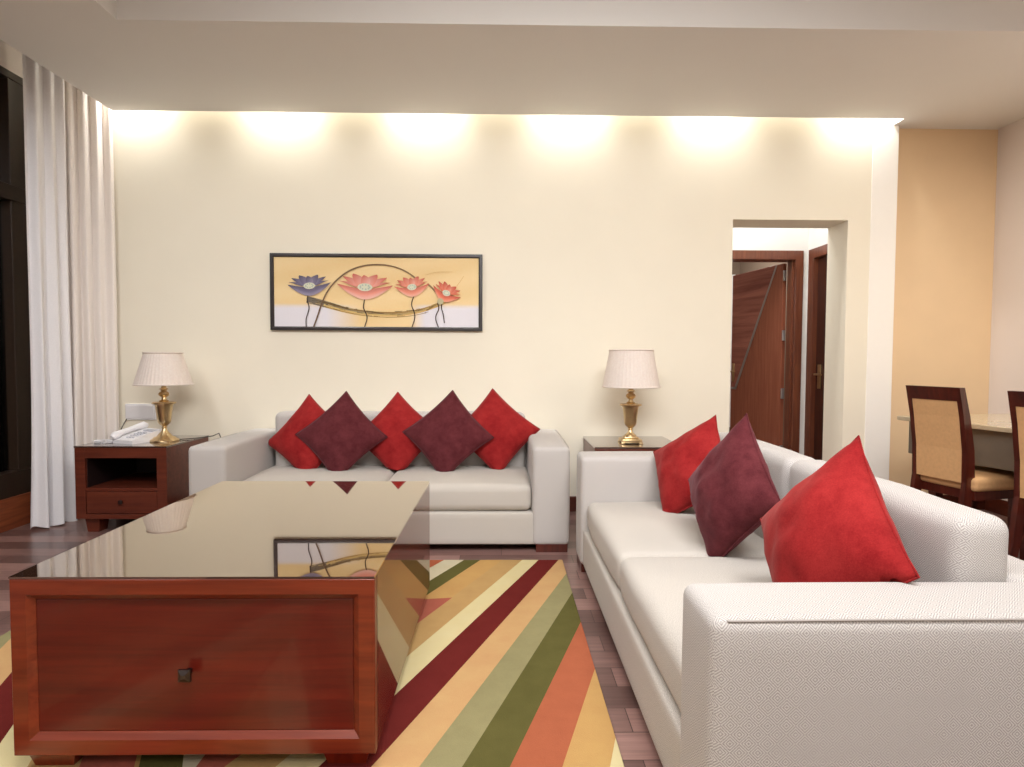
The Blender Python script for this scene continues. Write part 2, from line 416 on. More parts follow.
# ceiling: raised tray, lowered border with its light slot, curtain pocket
struct('ceiling', MB().box(XL-.2, XR+.2, YF-.2, 9.6, 3.2, 3.3), M['ceiling'])
sf = MB(); zs = 2.771
sf.box(-2.65, -1.915, YF, 3.12, zs, 3.2)                 # border along the window
sf.box(-2.65, 2.775, 3.12, 4.2417, zs, 3.2)              # border along the cream wall
sf.box(2.775, XR, 3.12, 4.41, zs, 3.2)                   # over the dining corner
sf.box(2.835, XR, 4.41, 4.42, zs, 3.2)
sf.box(-1.915, XR, YF, 3.12, 3.06, 3.2)                  # tray top
struct('ceiling.001', sf, M['ceiling'])

b = MB(); b.bbox(XL, ox0, YW-.014, YW, 0, .11, .003); b.bbox(ox1, 2.63, YW-.014, YW, 0, .11, .003)
struct('baseboard_back', b, M['skirt'])
b = MB(); b.bbox(2.83, XR, 4.406, 4.42, 0, .11, .003); struct('baseboard_alcove', b, M['skirt'])
b = MB(); b.bbox(XR-.014, XR, YF, 4.40, 0, .11, .003); struct('baseboard_right', b, M['skirt'])
struct('trim_2', MB().bbox(XL-.001, XL+.03, .5, 4.34, 0, .205, .004), M['sill_wood'])

# window in the left wall
wr = struct_root('window_1')
f = MB(); y0, y1, z0, z1 = .6, 4.28, .2, 2.92
f.bbox(XL-.12, XL+.02, y0, y1, z0, .36, .004); f.bbox(XL-.12, XL+.01, y0, y1, z1-.05, z1, .004)
f.bbox(XL-.12, XL+.01, y0, y1, 2.10, 2.20, .004)
for yy, ww in ((y0,.07), (1.5,.07), (2.4,.07), (3.25,.07), (4.0,.28)): f.bbox(XL-.12, XL+.0, yy, yy+ww, z0, z1, .004)
obj('window_frame', f, M['win_frame'], wr)
obj('pane', MB().box(XL-.07, XL-.064, y0, y1, z0+.1, z1), M['pane'], wr)
struct('wall_outside', MB().box(XL-1.6, XL-1.5, -.5, 6.2, -.1, 3.4), M['night'])

# passage behind the opening
hx, hy = 2.86, 5.70
hb = MB(); hb.box(1.1, 1.86, hy, hy+.15, 0, 3.2); hb.box(1.86, 2.75, hy, hy+.15, 2.06, 3.2); hb.box(2.75, 3.0, hy, hy+.15, 0, 3.2)
struct('wall_passage_end', hb, M['white_wall'])
hs = MB(); hs.box(hx, hx+.15, YW+t, 4.80, 0, 3.2); hs.box(hx, hx+.15, 4.80, 5.60, 2.06, 3.2); hs.box(hx, hx+.15, 5.60, hy, 0, 3.2)
struct('wall_passage_right', hs, M['white_wall'])
struct('wall_passage_left', MB().box(1.1, 1.25, YW+t, hy, 0, 3.2), M['white_wall'])
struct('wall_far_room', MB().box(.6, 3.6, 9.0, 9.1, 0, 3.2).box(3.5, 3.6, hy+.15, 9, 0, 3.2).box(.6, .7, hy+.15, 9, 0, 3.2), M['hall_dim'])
struct('lit_doorway_strip', MB().box(3.30, 3.42, 8.95, 9.0, .1, 2.35), M['white_wall'])  # white strip added in place of a lit doorway's brightness

# open door at the end of the passage
dr = struct_root('door_1')
fm = MB()
fm.bbox(1.80, 2.81, hy-.018, hy+.15, 2.035, 2.12, .004); fm.bbox(1.80, 1.87, hy-.018, hy+.15, 0, 2.04, .004); fm.bbox(2.735, 2.81, hy-.018, hy+.15, 0, 2.04, .004)
fm.box(2.72, 2.735, hy+.02, hy+.10, 0, 2.035)
obj('door_frame', fm, M['frame_wood'], dr)
lr = bpy.data.objects.new('door_leaf_root', None)
# leaf in its own frame: hinge edge at x=0, running to x=-.86; face towards the passage is -y
lf = MB().bbox(-.90, 0, 0, .04, .01, 2.03, .003)
leaf = obj('door_leaf', lf, M['door_wood'], dr)
leaf.location = (2.702, 5.868, 0); leaf.rotation_euler = (0, 0, math.radians(-80.5))
vn = MB(); yv = -.002
vn.add([(-.895,yv,2.025),(-.10,yv,2.025),(-.80,yv,.795),(-.895,yv,.795)], [(0,1,2,3)])
obj('veneer_panel', vn, M['veneer'], leaf)
inl = MB()
inl.add([(-.115,yv-.001,2.025),(-.085,yv-.001,2.025),(-.788,yv-.001,.775),(-.82,yv-.001,.80)], [(0,1,2,3)])
inl.add([(-.895,yv-.001,.80),(-.80,yv-.001,.80),(-.788,yv-.001,.775),(-.895,yv-.001,.775)], [(0,1,2,3)])
obj('inlay_strip', inl, M['silver'], leaf)
hd = MB().bbox(-.865, -.825, -.012, -.002, .86, 1.06, .003).tube([(-.845,-.01,.97),(-.845,-.05,.97),(-.82,-.055,.97),(-.74,-.055,.97)], .009)
obj('handle', hd, M['brass'], leaf, True)
for zz in (.22, .775, 1.336, 1.91):
    obj('hinge', MB().bbox(2.700, 2.726, 5.84, 5.862, zz-.05, zz+.05, .003), M['silver'], dr)
bpy.data.objects.remove(lr)

# closed darker door in the passage's right wall
d2 = struct_root('door_2')
fm = MB(); fx = hx-.018
fm.bbox(fx, hx+.12, 4.72, 5.66, 2.03, 2.12, .004); fm.bbox(fx, hx+.12, 5.57, 5.66, 0, 2.04, .004); fm.bbox(fx, hx+.12, 4.72, 4.81, 0, 2.04, .004)
obj('door_frame', fm, M['frame_wood'], d2)
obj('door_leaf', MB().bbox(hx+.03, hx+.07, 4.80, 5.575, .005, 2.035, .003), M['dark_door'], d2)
obj('handle', MB().bbox(hx+.02, hx+.03, 5.475, 5.525, .84, 1.06, .003).tube([(hx+.025,5.50,.97),(hx-.02,5.50,.97),(hx-.022,5.45,.97),(hx-.022,5.38,.97)], .009), M['brass'], d2, True)

# ------------------------------------------------------------------ rug
rg = MB(); rg.bbox(-1.955, .332, .25, 3.262, 0, .013, .006, 2)
tag(obj('rug', rg, M['rug'], None, True), 'large rug of slanting red, green, orange and cream stripes under the coffee table', 'rug')

# ------------------------------------------------------------------ coffee table
RZ = .013
x0, x1, y0, y1, zt, zb = -1.270, -.330, 1.568, 2.772, .534, .059
ct = thing('coffee_table', 'big low mahogany coffee table with mirror-like dark glass top, on the striped rug', 'coffee table', ((x0+x1)/2, (y0+y1)/2, RZ))
hx_, hy_ = (x1-x0)/2, (y1-y0)/2; Z0 = zb-RZ; Z1 = zt-RZ
body = MB(); g = .006
body.box(-hx_+.004, hx_, -hy_+.03, hy_-.002, Z0, Z1-g)
obj('carcass', body, M['gloss_side'], ct)
def moulding(name, x0, x1, z0, z1, y, w, d, m, parent, inset=.014):
    """mitred picture-frame moulding standing in the plane y, facing -y; inner edge slopes back by inset"""
    mb = MB()
    def ring(o, yy): return [(x0+o,yy,z0+o),(x1-o,yy,z0+o),(x1-o,yy,z1-o),(x0+o,yy,z1-o)]
    rings = [ring(0, y+d), ring(0, y+.003), ring(.003, y), ring(w*.72, y), ring(w, y+inset), ring(w, y+d)]
    vs = sum(rings, [])
    fs = [(r*4+i, r*4+(i+1)%4, ((r+1)%6)*4+(i+1)%4, ((r+1)%6)*4+i) for r in range(6) for i in range(4)]
    mb.add(vs, fs); return obj(name, mb, m, parent)
moulding('frame', -hx_, hx_, Z0, Z1-g, -hy_, .058, .034, M['mahogany'], ct)
dp = obj('drawer', MB().bbox(-hx_+.0585, hx_-.0585, -hy_+.013, -hy_+.035, Z0+.0585, Z1-g-.0585, .002), M['mahogany_panel'], ct)
kx, kz = -.816-(x0+x1)/2, .280-RZ
kn = MB(); kn.box(kx-.006, kx+.006, -hy_-.012, -hy_+.014, kz-.006, kz+.006)
q = .016; yk = -hy_-.012
kn.add([(kx-q,yk,kz-q),(kx+q,yk,kz-q),(kx+q,yk,kz+q),(kx-q,yk,kz+q),(kx-q,yk-.006,kz-q),(kx+q,yk-.006,kz-q),(kx+q,yk-.006,kz+q),(kx-q,yk-.006,kz+q),(kx-q*.3,yk-.013,kz-q*.3),(kx+q*.3,yk-.013,kz-q*.3),(kx+q*.3,yk-.013,kz+q*.3),(kx-q*.3,yk-.013,kz+q*.3)],
       [(0,3,2,1),(0,1,5,4),(1,2,6,5),(2,3,7,6),(3,0,4,7),(4,5,9,8),(5,6,10,9),(6,7,11,10),(7,4,8,11),(8,9,10,11)])
obj('knob', kn, M['metal'], dp, label='small square dark metal knob')
gt = MB()       # the glass lies a few millimetres higher at its far end
gt.add([(-hx_,-hy_,Z1-g),(hx_,-hy_,Z1-g),(-hx_,hy_,Z1-g),(hx_,hy_,Z1-g),(-hx_,-hy_,Z1-.001),(hx_,-hy_,Z1-.001),(-hx_,hy_,Z1+.005),(hx_,hy_,Z1+.005)],
       [(0,2,3,1),(4,5,7,6),(0,1,5,4),(2,6,7,3),(0,4,6,2),(1,3,7,5)])
obj('glass_top', gt, M['glass_top'], ct)
for sx in (-1, 1):
    for sy in (-1, 1):
        a, c = sx*(hx_-.02), sx*(hx_-.145); e, h_ = sy*(hy_-.02), sy*(hy_-.145)
        obj('leg', MB().frustum(min(a,c), max(a,c), min(e,h_), max(e,h_), 0, Z0, .012, .012), M['mahogany_z'], ct)

# ------------------------------------------------------------------ sofas
SW, SD, AW, AZ = 2.147, .916, .211, .6015
def make_sofa(label, loc, rotz):
    r = thing('sofa', label, 'sofa', loc, rotz, 'matching oatmeal sofas')
    ix0, ix1, mid = AW, SW-AW, SW/2
    obj('base', MB().rbox(ix0-.02, ix1+.02, .012, SD-.03, .042, .226, .012, 2, 6), M['weave_seat'], r, 'all')
    for s in (0, 1):
        a0, a1 = (0, AW) if s == 0 else (SW-AW, SW)
        arm = obj('arm', MB().rbox(a0, a1, 0, SD, .04, AZ, .026, 4, 12, (.006,.004,.006)), M['weave'], r, 'all')
        pz = AZ-.005
        xo = a1-.006 if s else a0+.006
        obj('seam', MB().tube([(xo,.03,pz),(xo+(.002 if s else -.002),SD*.35,pz+.003),(xo+(.002 if s else -.002),SD*.7,pz+.003),(xo,SD-.03,pz)], .0022, 6), M['seam'], arm, True)
    obj('back_rail', MB().rbox(ix0-.02, ix1+.02, .765, SD, .04, AZ, .026, 4, 10, (0,.004,.004)), M['weave'], r, 'all')
    for s in (0, 1):
        a0, a1 = (ix0+.004, mid-.002) if s == 0 else (mid+.002, ix1-.004)
        obj('seat_cushion', MB().rbox(a0, a1, .028, .70, .23, .378, .036, 5, 14, (.004,.008,.016), .004), M['weave_seat'], r, 'all')
    for s in (0, 1):
        a0, a1 = (ix0+.034, mid-.003) if s == 0 else (mid+.003, ix1-.022)
        obj('back_cushion', MB().rbox(a0, a1, .645, .785, .30, .735, .038, 5, 14, (.003,.014,.008), .006), M['weave'], r, 'all')
    for (fx0, fx1) in ((.01, .19), (SW-.19, SW-.01)):
        for (fy0, fy1) in ((.006, .10), (SD-.11, SD-.01)):
            obj('foot', MB().bbox(fx0, fx1, fy0, fy1, 0, .05, .003), M['chair_wood'], r)
    return r
SX, SY = -1.7607, 3.4161
make_sofa('oatmeal two-seat sofa with five cushions against the cream wall under the painting', (SX, SY, 0), 0)
RX, RY = .4057, 3.2881
make_sofa('oatmeal two-seat sofa with three cushions seen end-on beside the rug', (RX, RY, 0), -PI/2)

# ------------------------------------------------------------------ throw pillows
def make_pillow(label, m, c, az, ti, ro, s=.42, th=.085, zmin=.386, clampf=None, seed=0, group='velvet throw cushions'):
    n = Vector((math.sin(az), -math.cos(az), 0)); rr = Vector((math.cos(az), math.sin(az), 0)); up = Vector((0,0,1))
    n2 = n*math.cos(ti)+up*math.sin(ti); u2 = up*math.cos(ti)-n*math.sin(ti)
    R = rr*math.cos(ro)+u2*math.sin(ro); U = u2*math.cos(ro)-rr*math.sin(ro)
    e1 = (U-R).normalized(); e2 = (U+R).normalized()       # edge directions; diagonals are U and R
    K = 26; c = Vector(c); vs = []; fs = []
    off = Vector((seed*3.1, seed*1.7, 0))
    base = Vector((c.x, c.y, zmin))
    def pt(i, j, side):
        u = -1+2*i/K; v = -1+2*j/K
        u = math.sin(u*PI/2)*.35+u*.65; v = math.sin(v*PI/2)*.35+v*.65
        pin = .08
        pu = u*(1-pin*(1-v*v)); pv = v*(1-pin*(1-u*u))
        w = max(0,(1-u*u))**.55*max(0,(1-v*v))**.55
        h = th*w
        # folds running in from the edges
        wr = noise.noise(Vector((u*2.2, v*2.2, side*2))+off)*.016*w + noise.noise(Vector((u*6, v*6, side*3))+off)*.006*w**.5
        rp = max(abs(u),abs(v))
        wr += .006*math.sin((math.atan2(v,u)*9)+seed)*max(0,rp-.45)*w
        p = c + e1*(pu*s/2) + e2*(pv*s/2) + n2*(side*(h+wr))
        # the lower corner folds where it meets the seat
        if p.z < zmin+.02:
            d = zmin+.02-p.z; p.z = zmin + .02*math.exp(-d/.02)
            p += n2*(side*min(d,.06)*.45*max(.2,w**.3)); 
        if clampf: p = clampf(p)
        return p - base
    idx = {}
    for side in (1, -1):
        for i in range(K+1):
            for j in range(K+1):
                edge = i in (0,K) or j in (0,K)
                key = (i,j,0 if edge else side)
                if key not in idx:
                    idx[key] = len(vs); vs.append(pt(i,j,0 if edge else side))
        for i in range(K):
            for j in range(K):
                q = [(i,j),(i+1,j),(i+1,j+1),(i,j+1)]
                q = [idx[(a,b_,0 if (a in (0,K) or b_ in (0,K)) else side)] for a, b_ in q]
                fs.append(q if side > 0 else q[::-1])
    mb = MB(); mb.add(vs, fs)
    o = thing('throw_pillow', label, 'throw pillow', base, 0, group)
    obj('pillow_cover', mb, m, o, 'all')
    # welt running round the edge
    ring = [(i,0) for i in range(K)]+[(K,j) for j in range(K)]+[(i,K) for i in range(K,0,-1)]+[(0,j) for j in range(K,0,-1)]
    obj('seam', MB().tube([vs[idx[(i,j,0)]] for i, j in ring], .0028, 6, closed=True), m, o, True)
    return o
D = math.radians
red, plum = M['red'], M['plum']
ymaxb = SY+.66
def cb(p): p.y = min(p.y, ymaxb+.0*p.z) if p.z < .74 else p.y; return p
def cleft(p):
    p = cb(p); lim = SX+AW+.008
    if p.z < AZ+.01 and p.x < lim: p.x = lim+.01*(1-math.exp(-(lim-p.x)/.05))
    return p
make_pillow('red velvet cushion tucked into the left arm of the wall sofa', red, (-1.268,3.99,.582), D(-12), D(20), D(9), .42, seed=1, clampf=cleft)
make_pillow('plum cushion standing on its corner, left of the two plum ones on the wall sofa', plum, (-1.027,3.90,.604), D(-1), D(19), D(-1.4), .42, .075, seed=2)
make_pillow('red velvet cushion in the middle of the wall sofa, between two plum cushions', red, (-.685,3.99,.600), D(-2), D(22), D(3.8), .42, seed=3)
make_pillow('plum cushion standing on its corner, right of the two plum ones on the wall sofa', plum, (-.345,3.885,.614), D(-4), D(19), D(-3), .42, .075, seed=4)
make_pillow('red velvet cushion nearest the right arm of the wall sofa', red, (-.042,3.985,.622), D(4), D(20), D(2.8), .42, seed=5)
def cfar(p):
    lim = RY-AW-.008
    if p.z < AZ+.02 and p.y > lim: p.y = lim-.012*(1-math.exp(-(p.y-lim)/.05))
    if p.z < .73: p.x = min(p.x, RX+.66)
    return p
def cr(p):
    if p.z < .73: p.x = min(p.x, RX+.665)
    return p
def cnear(p):
    p = cr(p); lim = RY-SW+AW+.008
    if p.z < AZ+.005 and p.y < lim: p.y = lim+.01*(1-math.exp(-(lim-p.y)/.05))
    return p
make_pillow('red velvet cushion pressed into the far arm of the end-on sofa', red, (.878,2.815,.592), D(-63), D(25), D(-9), .392, .10, zmin=.378, seed=6, clampf=cfar)
make_pillow('plum velvet cushion between two red ones on the end-on sofa', plum, (.853,2.25,.610), D(-78), D(15), D(3.2), .42, .10, zmin=.368, seed=7, clampf=cr)
make_pillow('bright red velvet cushion behind the near arm of the end-on sofa', red, (.862,1.59,.614), D(-82), D(20), D(3), .425, .11, seed=8, clampf=cnear)

# ------------------------------------------------------------------ nightstands
def make_stand(label, loc):
    r = thing('nightstand', label, 'nightstand', loc, 0, 'mahogany bedside-style end tables')
    W, Dp, H, zb = .565, .545, .548, .092
    m = M['stand_wood']; sd = .062
    b_ = MB()
    b_.bbox(0, sd, 0, Dp, zb, H-.01, .002); b_.bbox(W-sd, W, 0, Dp, zb, H-.01, .002)
    b_.bbox(sd, W-sd, 0, Dp, H-.075, H-.01, .002); b_.bbox(sd, W-sd, .006, Dp, .265, .285, .002)
    b_.bbox(sd, W-sd, .0, Dp, zb, zb+.03, .002); b_.box(sd, W-sd, Dp-.015, Dp, zb, H-.012)
    obj('carcass', b_, m, r)
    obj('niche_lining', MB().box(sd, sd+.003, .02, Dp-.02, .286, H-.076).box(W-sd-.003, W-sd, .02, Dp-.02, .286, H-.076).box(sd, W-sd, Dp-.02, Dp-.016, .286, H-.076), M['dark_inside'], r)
    dw = obj('drawer', MB().bbox(sd+.003, W-sd-.003, .003, .04, zb+.033, .263, .003), m, r)
    obj('knob', MB().bbox(W/2-.012, W/2+.012, -.018, -.008, .188, .212, .003).box(W/2-.005, W/2+.005, -.01, .004, .195, .205), M['metal'], dw)
    obj('glass_top', MB().bbox(-.003, W+.003, -.003, Dp, H-.01, H, .0015, 1), M['polished_top'], r)
    for fx in (.035, W-.125):
        for fy in (.03, Dp-.13):
            obj('foot', MB().frustum(fx, fx+.09, fy, fy+.1, 0, zb, .010, .010), m, r)
    return r
s1 = make_stand('mahogany end table holding a telephone and lamp beside the curtain', (-2.65, 3.80, 0))
s2 = copy_tree(s1); s2.location = (.585, 3.80, 0); s2['label'] = 'mahogany end table in the gap behind the far arm of the end-on sofa'
ST = .548

# ------------------------------------------------------------------ table lamps
def make_lamp(label, loc, shade_prof, square):
    r = thing('table_lamp', label, 'lamp', loc, 0, 'brass urn table lamps')
    bs = MB()
    if square:
        bs.bbox(-.066,.066,-.066,.066,.006,.030,.004)
        for sx in (-1,1):
            for sy in (-1,1): bs.bbox(sx*.058-.012, sx*.058+.012, sy*.058-.012, sy*.058+.012, 0, .012, .003)
        bs.bbox(-.046,.046,-.046,.046,.030,.044,.004)
        bs.lathe([(.0,.044),(.040,.044),(.038,.054),(.022,.066),(.016,.078),(.014,.088),(0,.088)], 32)
    else:
        bs.lathe([(0,0),(.086,0),(.088,.006),(.084,.012),(.070,.018),(.064,.026),(.046,.034),(.036,.048),(.024,.060),(.016,.074),(.014,.088),(0,.088)], 40)
    obj('base', bs, M['brass'], r, True)
    z = .086
    urn = [(a_, z+(b_-z)*.87) for a_, b_ in [(.0,z),(.014,z),(.019,z+.006),(.014,z+.014),(.02,z+.022),(.033,z+.034),(.040,z+.05),(.041,z+.062),(.047,z+.12),(.053,z+.172),(.058,z+.182),(.072,z+.186),(.074,z+.192),(.07,z+.198),(.05,z+.201),(0,z+.203)]]
    obj('urn', MB().lathe(urn, 10 if not square else 12), M['brass'], r, True)
    z2 = z+.174
    nk = [(a_, z2+(b_-z2)*1.12) for a_, b_ in [(0,z2),(.026,z2),(.03,z2+.006),(.016,z2+.014),(.013,z2+.026),(.026,z2+.034),(.034,z2+.044),(.028,z2+.056),(.016,z2+.062),(.02,z2+.07),(.03,z2+.074),(.016,z2+.082),(.013,z2+.12),(.016,z2+.126),(.013,z2+.132),(.013,z2+.17),(0,z2+.17)]]
    obj('neck', MB().lathe(nk, 28), M['brass'], r, True)
    ridge = [0, .012, .018, .012]
    (rb, zb_), (rt, zt_) = shade_prof
    pr = [(rb+(rt-rb)*i/8, zb_+(zt_-zb_)*i/8) for i in range(9)]
    inn = [(q-.004, w_) for q, w_ in reversed(pr)]
    sh = obj('lamp_shade', MB().lathe(pr+inn+[pr[0]], 176, ridge=ridge), M['shade'], r, True)
    for (rr_, zz) in ((rb, zb_), (rt, zt_)):
        tr = MB().tube([((rr_+.004)*math.cos(a*PI/30), (rr_+.004)*math.sin(a*PI/30), zz) for a in range(60)], .0045, 8, closed=True)
        obj('rim_band', tr, M['shade'], sh, True)
    sp = MB().tube([(0,0,z2+.13),(0,0,zt_-.01)], .004)
    for k in range(3):
        a = k*2*PI/3; sp.tube([(0,0,zt_-.012),(rt*.99*math.cos(a), rt*.99*math.sin(a), zt_-.006)], .0025, 6)
    obj('shade_carrier', sp, M['brass'], r, True)
    return r
L1 = make_lamp('brass urn lamp with wide cone shade standing behind the telephone', (-2.228, 4.045, ST), ((.170,.375),(.110,.582)), False)
cd = MB().tube([(.07,.03,.006),(.14,.10,.005),(.19,.17,.005),(.215,.215,.007),(.235,.262,.02),(.24,.285,-.02),(.24,.292,-.2)], .0035, 6)
obj('cord', cd, M['cord'], L1, True)
make_lamp('brass urn lamp with straighter shade on the end table between the sofas', (.848, 3.995, ST), ((.183,.372),(.139,.612)), True)

# ------------------------------------------------------------------ telephone
ph = thing('telephone', 'white desk telephone lying in front of the brass lamp by the curtain', 'telephone', (-2.395, 4.02, ST), D(-22))
bd = MB()     # wedge: low towards the front, raised at the back
bd.add([(-.10,-.11,0),(.10,-.11,0),(.10,.11,0),(-.10,.11,0),(-.10,-.11,.022),(.10,-.11,.022),(.10,.11,.075),(-.10,.11,.075),(-.095,-.05,.042),(.095,-.05,.042)],
       [(0,3,2,1),(0,1,5,4),(1,2,6,9,5),(2,3,7,6),(3,0,4,8,7),(4,5,9,8),(8,9,6,7)])
obj('phone_body', bd, M['plastic'], ph)
kp = MB()
for i in range(3):
    for j in range(4):
        xx = .0+i*.026; yy = -.075+j*.026; zz = .030+(j*.026)*.30
        kp.bbox(xx, xx+.018, yy, yy+.016, zz-.004, zz+.010, .002)
obj('keypad', kp, M['grey_plastic'], ph)
obj('display', MB().add([(-.01,.04,.0645),(.085,.04,.0645),(.085,.085,.0745),(-.01,.085,.0745)], [(0,1,2,3)]) or MB().bbox(.0,.085,.045,.085,.05,.073,.002), M['grey_plastic'], ph)
hs_ = MB()
hs_.tube([(-.062,-.125,.036),(-.062,-.105,.046),(-.062,-.06,.062),(-.062,.0,.076),(-.062,.06,.090),(-.062,.10,.094),(-.062,.122,.090)], [.016,.026,.02,.017,.02,.026,.016], 12)
obj('handset', hs_, M['plastic'], ph, True)
co = MB(); pts = []
for i in range(260):
    a = i/260*2*PI
    q = 26*a
    rr_ = .052+.008*math.cos(q)
    pts.append((-.125+rr_*1.0*math.cos(a), -.135+rr_*.75*math.sin(a), .0105+.008*math.sin(q)))
obj('coiled_cord', MB().tube(pts, .0028, 5, closed=True), M['plastic'], ph, True)

sk = thing('wall_socket', 'white double socket plate on the cream wall behind the telephone', 'socket', (-2.564, YW, .713))
obj('plate', MB().bbox(-.107, .107, -.012, 0, -.057, .057, .004), M['plastic'], sk)
obj('insert', MB().bbox(-.095, .095, -.016, -.011, -.045, .045, .003), M['plastic'], sk)
obj('cable', MB().tube([(-.098,-.01,-.05),(-.105,-.03,-.08),(-.122,-.035,-.12),(-.128,-.03,-.16)], .003, 6), M['cord'], sk, True)

# ------------------------------------------------------------------ curtains
def curtain(name, label, path, folds, amp, m, z0, z1, seed, flare=.0):
    n = 220; k = 30; mb = MB(); P = [Vector(p) for p in path]
    segs = [(P[i+1]-P[i]).length for i in range(len(P)-1)]; T = sum(segs)
    def at(t):
        d = t*T
        for i, s_ in enumerate(segs):
            if d <= s_ or i == len(segs)-1: return P[i].lerp(P[i+1], min(1, d/s_)), (P[i+1]-P[i]).normalized()
            d -= s_
    rnd = random.Random(seed); ph_ = [rnd.uniform(.75, 1.3) for _ in range(folds+2)]
    vs = []
    for j in range(k+1):
        h = j/k; z = z0+(z1-z0)*h
        for i in range(n+1):
            t = i/n; p, d = at(t); nn = Vector((-d.y, d.x))
            u = t*folds + .12*math.sin(h*5+t*9+seed)*(1-h)
            a = amp*(1+flare*(1-h))*ph_[int(u) % len(ph_)]
            off = a*math.sin(u*2*PI) + .3*a*math.sin(u*4*PI+1.1+h*1.5)
            off *= .75+.25*math.sin(h*3+t*4)
            q = p + nn*off + d*(.25*a*math.cos(u*2*PI)) + (p-P[-1])*(flare*.13*(1-h)**3)
            zz = z + (.012*math.sin(t*folds*4) if j == 0 else 0)
            vs.append((q.x, q.y, zz))
    fs = [(j*(n+1)+i, j*(n+1)+i+1, (j+1)*(n+1)+i+1, (j+1)*(n+1)+i) for j in range(k) for i in range(n)]
    mb.add(vs, fs)
    o = obj(name, mb, m, None, 'all')
    tag(o, label, 'curtain')
    return o
curtain('curtain', 'white curtain panel gathered at the end of the window', [(-2.955,3.865),(-2.90,3.98),(-2.88,4.12)], 3, .020, M['curtain_white'], .012, 3.1, 3, .9)
curtain('curtain', 'cream sheer curtain bunched into the corner behind the end table', [(-2.98,4.10),(-2.86,4.16),(-2.78,4.22),(-2.695,4.31)], 5, .022, M['curtain_cream'], .012, 3.1, 5, .2)

# ------------------------------------------------------------------ framed painting
px0, px1, pz0, pz1 = -1.634, -.142, 1.296, 1.835
pt_ = thing('framed_painting', 'long painting of four lotus flowers in a thin black frame on the cream wall', 'painting', ((px0+px1)/2, YW, (pz0+pz1)/2))
pw, phh = (px1-px0)/2, (pz1-pz0)/2
moulding('frame', -pw, pw, -phh, phh, -.032, .026, .031, M['frame_black'], pt_, .006)
cw, chh = pw-.025, phh-.025; yb = -.020
cv = MB()
def P2(x, y, d=0):   # painting sketch units (843 x 301) to the canvas
    return (-cw + x/843*2*cw, yb-d, chh - y/301*2*chh)
def mix(a, b_, t): t = max(0, min(1, t)); return tuple(a[i]+(b_[i]-a[i])*t for i in range(3))+(1,)
TAN, TAN2, LAV, PEACH = lin(246,216,160), lin(252,224,172), lin(236,232,238), lin(246,214,168)
nx, ny = 84, 30; vs = []; cols = []
for j in range(ny+1):
    for i in range(nx+1):
        x, y = 843*i/nx, 301*j/ny
        vs.append(P2(x, y))
        base = mix(TAN, TAN2, .5+.5*math.sin(y*.05+x*.012)); base = mix(base, lin(236,190,120), (.5-abs(x/843-.5))*.3)
        low = mix(mix((0,)*4, (1,)*4, (y-200)/16), (0,)*4, 0)[0]
        side = max(1-(x-215)/140 if x > 215 else 1, 0) if x < 420 else max(min((x-560)/60, 1), 0)
        side = max(0, min(1, side))
        cols.append(mix(base, mix(LAV, PEACH, .0), low*side))
cv.add(vs, [(j*(nx+1)+i, j*(nx+1)+i+1, (j+1)*(nx+1)+i+1, (j+1)*(nx+1)+i) for j in range(ny) for i in range(nx)], 0, cols)
layer = [.0006]
def ribbon(pts, w0, w1, c0, c1, wf=None):
    layer[0] += .00012
    pts = [Vector(p) for p in pts]
    # smooth the polyline
    for _ in range(3):
        q = [pts[0]]
        for a, b_ in zip(pts, pts[1:]): q += [a.lerp(b_, .25), a.lerp(b_, .75)]
        pts = q+[pts[-1]]
    n = len(pts); vs, cols = [], []
    for i, p in enumerate(pts):
        d = pts[min(i+1,n-1)]-pts[max(i-1,0)]; d.normalize(); nn = Vector((-d.y, d.x)); t = i/(n-1)
        ww = (w0+(w1-w0)*t)/2
        if wf: ww *= wf(t)
        for s in (-1, 1):
            q = p+nn*ww*s; vs.append(P2(q.x, q.y, layer[0])); cols.append(mix(c0, c1, t if not wf else t))
    cv.add(vs, [(2*i, 2*i+1, 2*i+3, 2*i+2) for i in range(n-1)], 0, cols)
def poly(pts, cfun):
    """fan-filled shape, coloured per vertex; first point is the centre"""
    layer[0] += .00012
    cols = [cfun(x, y) for x, y in pts]; n = len(pts)
    cv.add([P2(x, y, layer[0]) for x, y in pts], [(0, i, i+1) for i in range(1, n-1)], 0, cols)
# sweeping brush stroke
def off(pts): return [(x-97, y-67) for x, y in pts]
st = off([(232,250),(300,268),(380,292),(460,306),(560,314),(650,308),(720,292),(800,258)])
ribbon(st, 34, 14, lin(112,106,98), lin(212,178,112), lambda t: .8+.35*math.sin(t*9)*.4)
ribbon([(x, y+5) for x, y in st[1:]], 9, 4, lin(226,196,130), lin(216,176,104))
ribbon([(x, y-7) for x, y in st[1:]], 7, 3, lin(112,92,62), lin(180,140,72))
ribbon([(x+4, y+13) for x, y in st[1:-1]], 4, 2, lin(200,160,80), lin(150,116,60))
rs = random.Random(11)
for i in range(60):                                       # dry-brush flecks along the stroke
    t = rs.random(); k_ = min(int(t*(len(st)-1)), len(st)-2); a, b_ = Vector(st[k_]), Vector(st[k_+1]); p = a.lerp(b_, t*(len(st)-1)-k_)
    L_ = rs.uniform(8, 34); o_ = rs.uniform(-13, 13)
    d_ = (b_-a).normalized(); q = p+Vector((0, o_))
    cc = rs.choice([lin(90,76,58), lin(228,200,140), lin(160,124,66), lin(60,54,50)])
    ribbon([(q.x, q.y), (q.x+d_.x*L_, q.y+d_.y*L_)], 2.2, .8, cc, cc)
